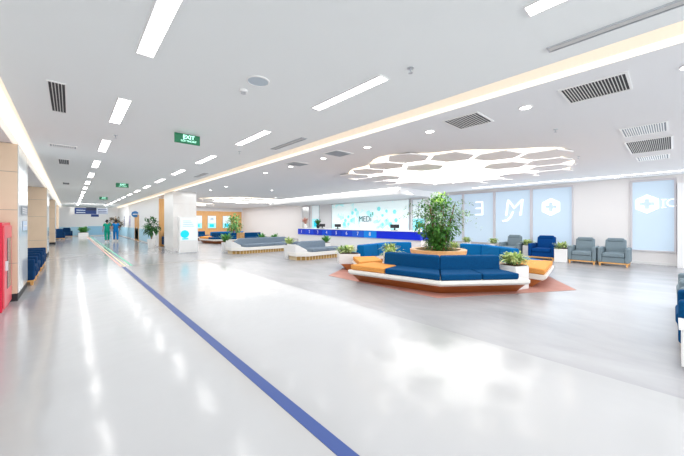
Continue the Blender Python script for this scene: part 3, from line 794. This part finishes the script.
# right-hand poster and left-hand ones
def poster(loc, w, h, label, body=None, facing='X', group='lit posters', frame=True):
    t = thing('lit_poster', label, 'poster', loc, 0, group)
    if facing == 'X':
        B = lambda n, a0, a1, z0, z1, d, m: bx(n, -d-.004, -d, a0, a1, z0, z1, m, t)
    else:
        B = lambda n, a0, a1, z0, z1, d, m: bx(n, a0, a1, -d-.004, -d, z0, z1, m, t)
    if frame:
        if facing == 'X': bx('frame', -.04, 0, -w/2-.03, w/2+.03, -.03, h+.03, metal, t)
        else: bx('frame', -w/2-.03, w/2+.03, -.04, 0, -.03, h+.03, metal, t)
    B('print', -w/2, w/2, 0, h, .042, poster_w)
    B('cyan_picture', -w/2, w/2, 0, h*.42, .048, cyan_l)
    B('cyan_shape', -w*.3, w*.25, h*.08, h*.33, .054, cyan)
    if body:
        text('lettering', body, w*.5, navy_s, t, (-.056, 0, h*.74) if facing == 'X' else (0, -.056, h*.74), FACE_MX if facing == 'X' else FACE_MY)
    return t
sx('wall_reception_side', 13.85, 13.97, 8.5, 9.65, 0, 2.8, white_wall)
poster((13.84, 9.12, .95), .72, 1.75, 'tall cyan lit poster with a question mark right of the reception backdrop', '?')
poster((RX-.005, 18.4, 1.0), .85, 1.75, 'narrow cyan poster left of the reception backdrop')
t = thing('wall_mirror', 'tall framed panel at the far left of the reception', 'mirror', (RX-.005, 19.7, .9))
bx('frame', -.05, 0, -.5, .5, 0, 1.85, alu, t); bx('mirror_glass', -.056, -.051, -.43, .43, .06, 1.79, mat('mirror_glass', (.85, .88, .9), .08, metal=.3), t)
for x, zt in ((11.5, .0), (13.35, .0), (10.4, .0)):
    pass
# things on the counter
def monitor(y, label, rz=0):
    t = thing('computer_monitor', label, 'monitor', (10.75, y, 1.13), rz, 'monitors on the reception counter')
    bx('stand_foot', -.1, .08, -.12, .12, 0, .015, dark, t); bx('stand_neck', -.015, .015, -.03, .03, .015, .12, dark, t)
    bx('screen', -.02, .02, -.24, .24, .10, .26, dark, t, bevel=.006)
    return t
for y, lab in ((8.35, 'dark monitor on the reception counter behind panel eight'), (12.2, 'dark monitor at the middle of the reception counter'), (13.55, 'dark monitor above panel two of the reception counter')): monitor(y, lab)
t = thing('flower_vase', 'vase of dried red flowers at left end of the reception counter', 'vase', (10.6, 15.0, 1.13))
MB().lathe([(.07, 0), (.10, .1), (.06, .22), (.07, .26)], 14).build('vase', wht, t, smooth=True)
bm_obj('dried_flowers', tuft_mesh(60, .55, .05, .8, .2, .2, .03), leaf_dry, t)
t = thing('flower_vase', 'dark green leafy plant on the reception counter beside the red flowers', 'vase', (10.75, 13.95, 1.13))
MB().lathe([(.07, 0), (.11, .16), (.09, .2)], 14).build('vase', dark, t, smooth=True)
bm_obj('foliage', tuft_mesh(60, .45, .07, .7, .2, .15, .03), leaf_dark, t)
t = thing('potted_plant', 'thin leafy plant at the right end of the reception counter', 'plant', (10.6, 6.95, 1.13))
MB().lathe([(.07, 0), (.09, .12)], 12).build('pot', wht, t)
bm_obj('foliage', tuft_mesh(40, .35, .04, .9, .2, .1, .03), leaf_var2, t)

# ------------------------------------------------------------------ sign box at pillar, posters on the honey wall
t = thing('standing_sign', 'white freestanding sign box with cyan poster against the white pillar', 'sign', (4.24, 15.9, 0))
bx('cabinet_body', -.40, .44, -.16, .16, .03, 1.74, wht, t, bevel=.01); bx('foot', -.42, .42, -.14, .14, 0, .03, metal, t)
bx('poster_panel', -.34, .38, -.172, -.161, .62, 1.68, poster_w, t)
MB().tube((-.16, -.174, .92), (-.16, -.180, .92), .19, n=24).build('cyan_globe', cyan, t)
bx('cyan_stand', -.28, .0, -.180, -.173, .66, .72, cyan, t)
for k in range(4): bx('text_line', -.24, .26-.05*k, -.177, -.173, 1.28+.085*k, 1.31+.085*k, mat('pale_print', (.6, .75, .85), .5), t)
for x, lab in ((10.2, 'cyan lit poster on the honey wood wall, leftmost beside the pillar'), (11.7, 'white and cyan lit poster in the middle of the honey wood wall'), (13.35, 'cyan lit poster on the honey wood wall behind the far tree')):
    poster((x, YL-.006, .83), .85, 1.34, lab, 'H' if x == 11.7 else None, 'Y', 'lit posters on the honey wood wall')

# ------------------------------------------------------------------ far corridor: door, pictograms, plants, people
d = bpy.data.objects.new('door_1', None); COL.objects.link(d); d['kind'] = 'structure'; d.location = (4.03, 28.4, 0)
bx('door_leaf', 0, .018, .04, .9, 0, 2.0, woodw, d); bx('door_leaf', 0, .018, .92, 1.76, 0, 2.0, woodw, d)
f = MB().box(-.03, .018, -.04, .04, 0, 2.06).box(-.03, .018, 1.76, 1.84, 0, 2.06).box(-.03, .018, .04, 1.76, 2.0, 2.06); f.build('door_frame', woodl, d)
bx('door_handle', -.05, -.001, .84, .87, .9, 1.1, metal, d)
t = thing('round_sign', 'round blue sign above the wooden door on the corridor wall', 'sign', (3.86, 28.9, 2.12))
MB().tube((0, 0, 0), (0, -.03, 0), .25, n=28).build('disc', mat('sign_blue', (.04, .22, .55), .4), t)
bx('bracket', .15, .188, .001, .03, -.03, .03, metal, t)
bx('white_bar', -.16, .16, -.036, -.031, -.04, .04, wht, t)
def pictogram(y, label, m, skirt):
    t = thing('pictogram', label, 'sign', (4.049, y, 1.15), 0, 'restroom pictograms on corridor wall')
    MB().tube((0, 0, .82), (-.02, 0, .82), .1, n=18).build('head', m, t)
    k = MB(); pts = [(-.12, .68), (.12, .68), (.2 if skirt else .1, .3), (-.2 if skirt else -.1, .3)]
    a = [k.bm.verts.new((0, p[0], p[1])) for p in pts]; b = [k.bm.verts.new((-.02, p[0], p[1])) for p in pts]
    for i in range(4): k.bm.faces.new((a[i], a[(i+1)%4], b[(i+1)%4], b[i]))
    k.bm.faces.new(a); k.bm.faces.new(b[::-1])
    k.box(-.02, 0, -.09, -.02, 0, .3).box(-.02, 0, .02, .09, 0, .3)
    k.build('body', m, t)
pictogram(36.9, 'dark blue standing-man pictogram on the far corridor wall', navy_s, False)
pictogram(33.2, 'violet pictogram with a skirt on the corridor wall nearer the door', mat('violet_sign', (.25, .2, .55), .5), True)
t = thing('potted_plant', 'bushy dark green plant in a white pot against the white corridor wall', 'plant', (3.5, 20.3, 0))
MB().lathe([(.17, 0), (.22, .5), (.20, .52)], 18).build('pot', wht, t)
MB().tube((0,0,.5), (0,0,1.3), .03).build('stems', bark, t)
bm_obj('foliage', crown((0, 0, 1.30), (.36, .36, .46), 260, .3, .10, .1), leaf_dark, t)
t = thing('potted_plant', 'tall dark plant with reddish top behind the blue-clad walker', 'plant', (3.0, 34, 0))
MB().lathe([(.2, 0), (.26, .6), (.24, .62)], 18).build('pot', wht, t)
MB().tube((0,0,.6), (0,0,1.4), .04).build('stems', bark, t)
bm_obj('foliage', crown((0, 0, 1.45), (.62, .62, .5), 330, .32, .11, .1), leafm('brown_green_leaf', (.03, .08, .03), (.25, .12, .05)), t)
t = planter_proto(.4, .42, leaf_var2, 90, 1.1, .14, 'leafy plant in a low white box at the far end of the corridor', None, .8); t.location = (1.0, 40.4, 0)

# ---- people
def skin_obj(name, verts, edges, radii, m, parent, root=0, sub=1):
    me = bpy.data.meshes.new(name); me.from_pydata([Vector(v) for v in verts], edges, [])
    o = link(name, me, m, parent)
    md = o.modifiers.new('Skin', 'SKIN'); md.use_smooth_shade = True
    sv = me.skin_vertices[0].data if me.skin_vertices else None
    for i, r in enumerate(radii):
        rr = r if isinstance(r, tuple) else (r, r)
        sv[i].radius = rr; sv[i].use_root = (i == root)
    s = o.modifiers.new('Sub', 'SUBSURF'); s.levels = sub; s.render_levels = sub
    return o
def person(loc, rz, scrub, label, phase=1):
    t = thing('person', label, 'person', loc, rz, 'people walking down the corridor')
    # faces +y; z up; 1.66 m tall
    st = .16*phase
    V = []; E = []; R = []
    def add(p, r, par=None):
        V.append(p); R.append(r)
        if par is not None: E.append((par, len(V)-1))
        return len(V)-1
    pel = add((0, 0, .90), (.135, .10))
    wa = add((0, .0, 1.05), (.115, .085), pel); ch = add((0, .01, 1.25), (.145, .10), wa); nk = add((0, .01, 1.40), .055, ch)
    n2 = add((0, .02, 1.46), .05, nk); h1 = add((0, .035, 1.53), (.070, .085), n2); h2 = add((0, .03, 1.60), (.065, .08), h1)
    hips = {}
    for s in (-1, 1):
        f = st*s
        hp = add((.085*s, 0, .84), .085, pel); kn = add((.09*s, .10*f*4+.02, .46), .055, hp); an = add((.09*s, f*1.1-.02, .09), .036, kn)
        ft = add((.095*s, f*1.1+.06, .035), .034, an); add((.10*s, f*1.1+.14, .03), .028, ft)
        sh = add((.165*s, .01, 1.345), .055, ch); el = add((.215*s, -.02-f*.35, 1.10), .038, sh); wr = add((.225*s, .06-f*.9, .87), .025, el)
        pm = add((.225*s, .075-f*1.0, .80), (.03, .02), wr)
        fr = Vector(V[pm])
        for j in range(4):
            a = add(tuple(fr+Vector((0, .024-.016*j, -.045+.004*abs(j-1)))), .0085, pm)
            add(tuple(fr+Vector((-.012*s, .024-.017*j, -.085+.006*abs(j-1)))), .0075, a)
        a = add(tuple(fr+Vector((-.01*s, .045, .012))), .010, pm); add(tuple(fr+Vector((-.014*s, .06, -.025))), .008, a)
    body = skin_obj('body', V, E, R, skin, t, 0, 1)
    # face
    f = MB(); f.tube((0, .105, 1.565), (0, .128, 1.54), .008, .014, 6)
    f.build('nose', skin, body)
    for s in (-1, 1):
        MB().lathe([(.004, -.006), (.011, 0), (.004, .006)], 8, (.03*s, .108, 1.572)).build('eye', dark, body)
        MB().lathe([(.006, -.03), (.014, -.012), (.016, .015), (.006, .03)], 8, (.078*s, .03, 1.555)).build('ear', skin, body)
    bx('mouth', -.022, .022, .108, .116, 1.505, 1.512, mat('lips', (.5, .18, .15), .6), body)
    # hair
    hr = MB(); hr.lathe([(.045, -.13), (.085, -.08), (.095, 0), (.085, .05), (.05, .085), (.01, .095)], 14, (0, .005, 1.585))
    hr.build('hair', hairm, t, smooth=True)
    # scrubs
    V2 = []; E2 = []; R2 = []
    def ad(p, r, par=None):
        V2.append(p); R2.append(r)
        if par is not None: E2.append((par, len(V2)-1))
        return len(V2)-1
    pe = ad((0, 0, .92), (.165, .125)); w = ad((0, 0, 1.08), (.15, .11), pe); c_ = ad((0, .01, 1.27), (.165, .12), w); n_ = ad((0, .01, 1.38), .075, c_)
    for s in (-1, 1):
        sh = ad((.165*s, .01, 1.345), .072, c_); ad((.205*s, -.01-.2*st*s, 1.17), .062, sh)
    ad((0, 0, .74), (.19, .14), pe)
    skin_obj('scrub_top', V2, E2, R2, scrub, t, 0, 1)
    V2 = []; E2 = []; R2 = []
    pe = ad((0, 0, .90), (.15, .115))
    for s in (-1, 1):
        f = st*s
        hp = ad((.09*s, 0, .80), .098, pe); kn = ad((.095*s, .10*f*4+.02, .46), .078, hp); ad((.095*s, f*1.1-.015, .13), .068, kn)
    skin_obj('trousers', V2, E2, R2, scrub, t, 0, 1)
    for s in (-1, 1):
        f = st*s
        MB().loft([[(.1*s-w_, f*1.1+y, 0), (.1*s+w_, f*1.1+y, 0), (.1*s+w_*.8, f*1.1+y, h), (.1*s-w_*.8, f*1.1+y, h)] for y, w_, h in ((-.07, .035, .07), (0, .045, .09), (.10, .048, .06), (.18, .03, .035))]).build('shoe', shoe_m, t, bevel=.01)
    return t
person((2.06, 28.5, 0), .05, scrub_g, 'person in green scrubs with dark hair walking away down the corridor', 1)
person((2.62, 28.9, 0), -.05, scrub_b, 'person in blue scrubs walking away beside the green-clad one', -1)

# ------------------------------------------------------------------ light
w = bpy.data.worlds.new('world'); C.world = w; w.use_nodes = True
w.node_tree.nodes['Background'].inputs['Color'].default_value = (.85, .92, 1, 1); w.node_tree.nodes['Background'].inputs['Strength'].default_value = 1
LK = .52
def area(name, loc, rot, sx_, sy_, power, col=(1, 1, 1)):
    l = bpy.data.lights.new(name, 'AREA'); l.shape = 'RECTANGLE'; l.size = sx_; l.size_y = sy_; l.energy = power*LK; l.color = col
    o = bpy.data.objects.new(name, l); COL.objects.link(o); o.location = loc; o.rotation_euler = rot
    return o
area('rear_fill', (6.5, YB+.3, 1.6), (PI/2, 0, 0), 16, 2.6, 950, (.95, .99, 1))  # added fill behind the camera; the back wall has no window
area('corridor_fill', (1.6, 17.5, 3.05), (0, 0, 0), 4, 46, 1050, (.96, .99, 1))
area('lobby_fill', (7.6, 14, 2.98), (0, 0, 0), 6.6, 38, 1500, (.97, .99, 1))
area('window_wall_fill', (12.8, 2.0, 3.05), (0, 0, 0), 2, 8, 90)
area('reception_fill', (12.5, 12.5, 2.77), (0, .3, 0), 1.5, 10, 220)
area('far_wall_fill', (1.4, 34, 2.9), (PI*.36, 0, 0), 3, .6, 150, (1, .98, .97))
area('far_lobby_fill', (12, 28, 3.0), (0, 0, 0), 5, 12, 420)
area('window_daylight', (XR-.12, 3.5, 1.8), (0, PI/2, 0), 2.2, 10, 160, (.85, .93, 1))
C.view_settings.view_transform = 'Standard'
C.view_settings.look = 'None'
C.view_settings.exposure = 0.1
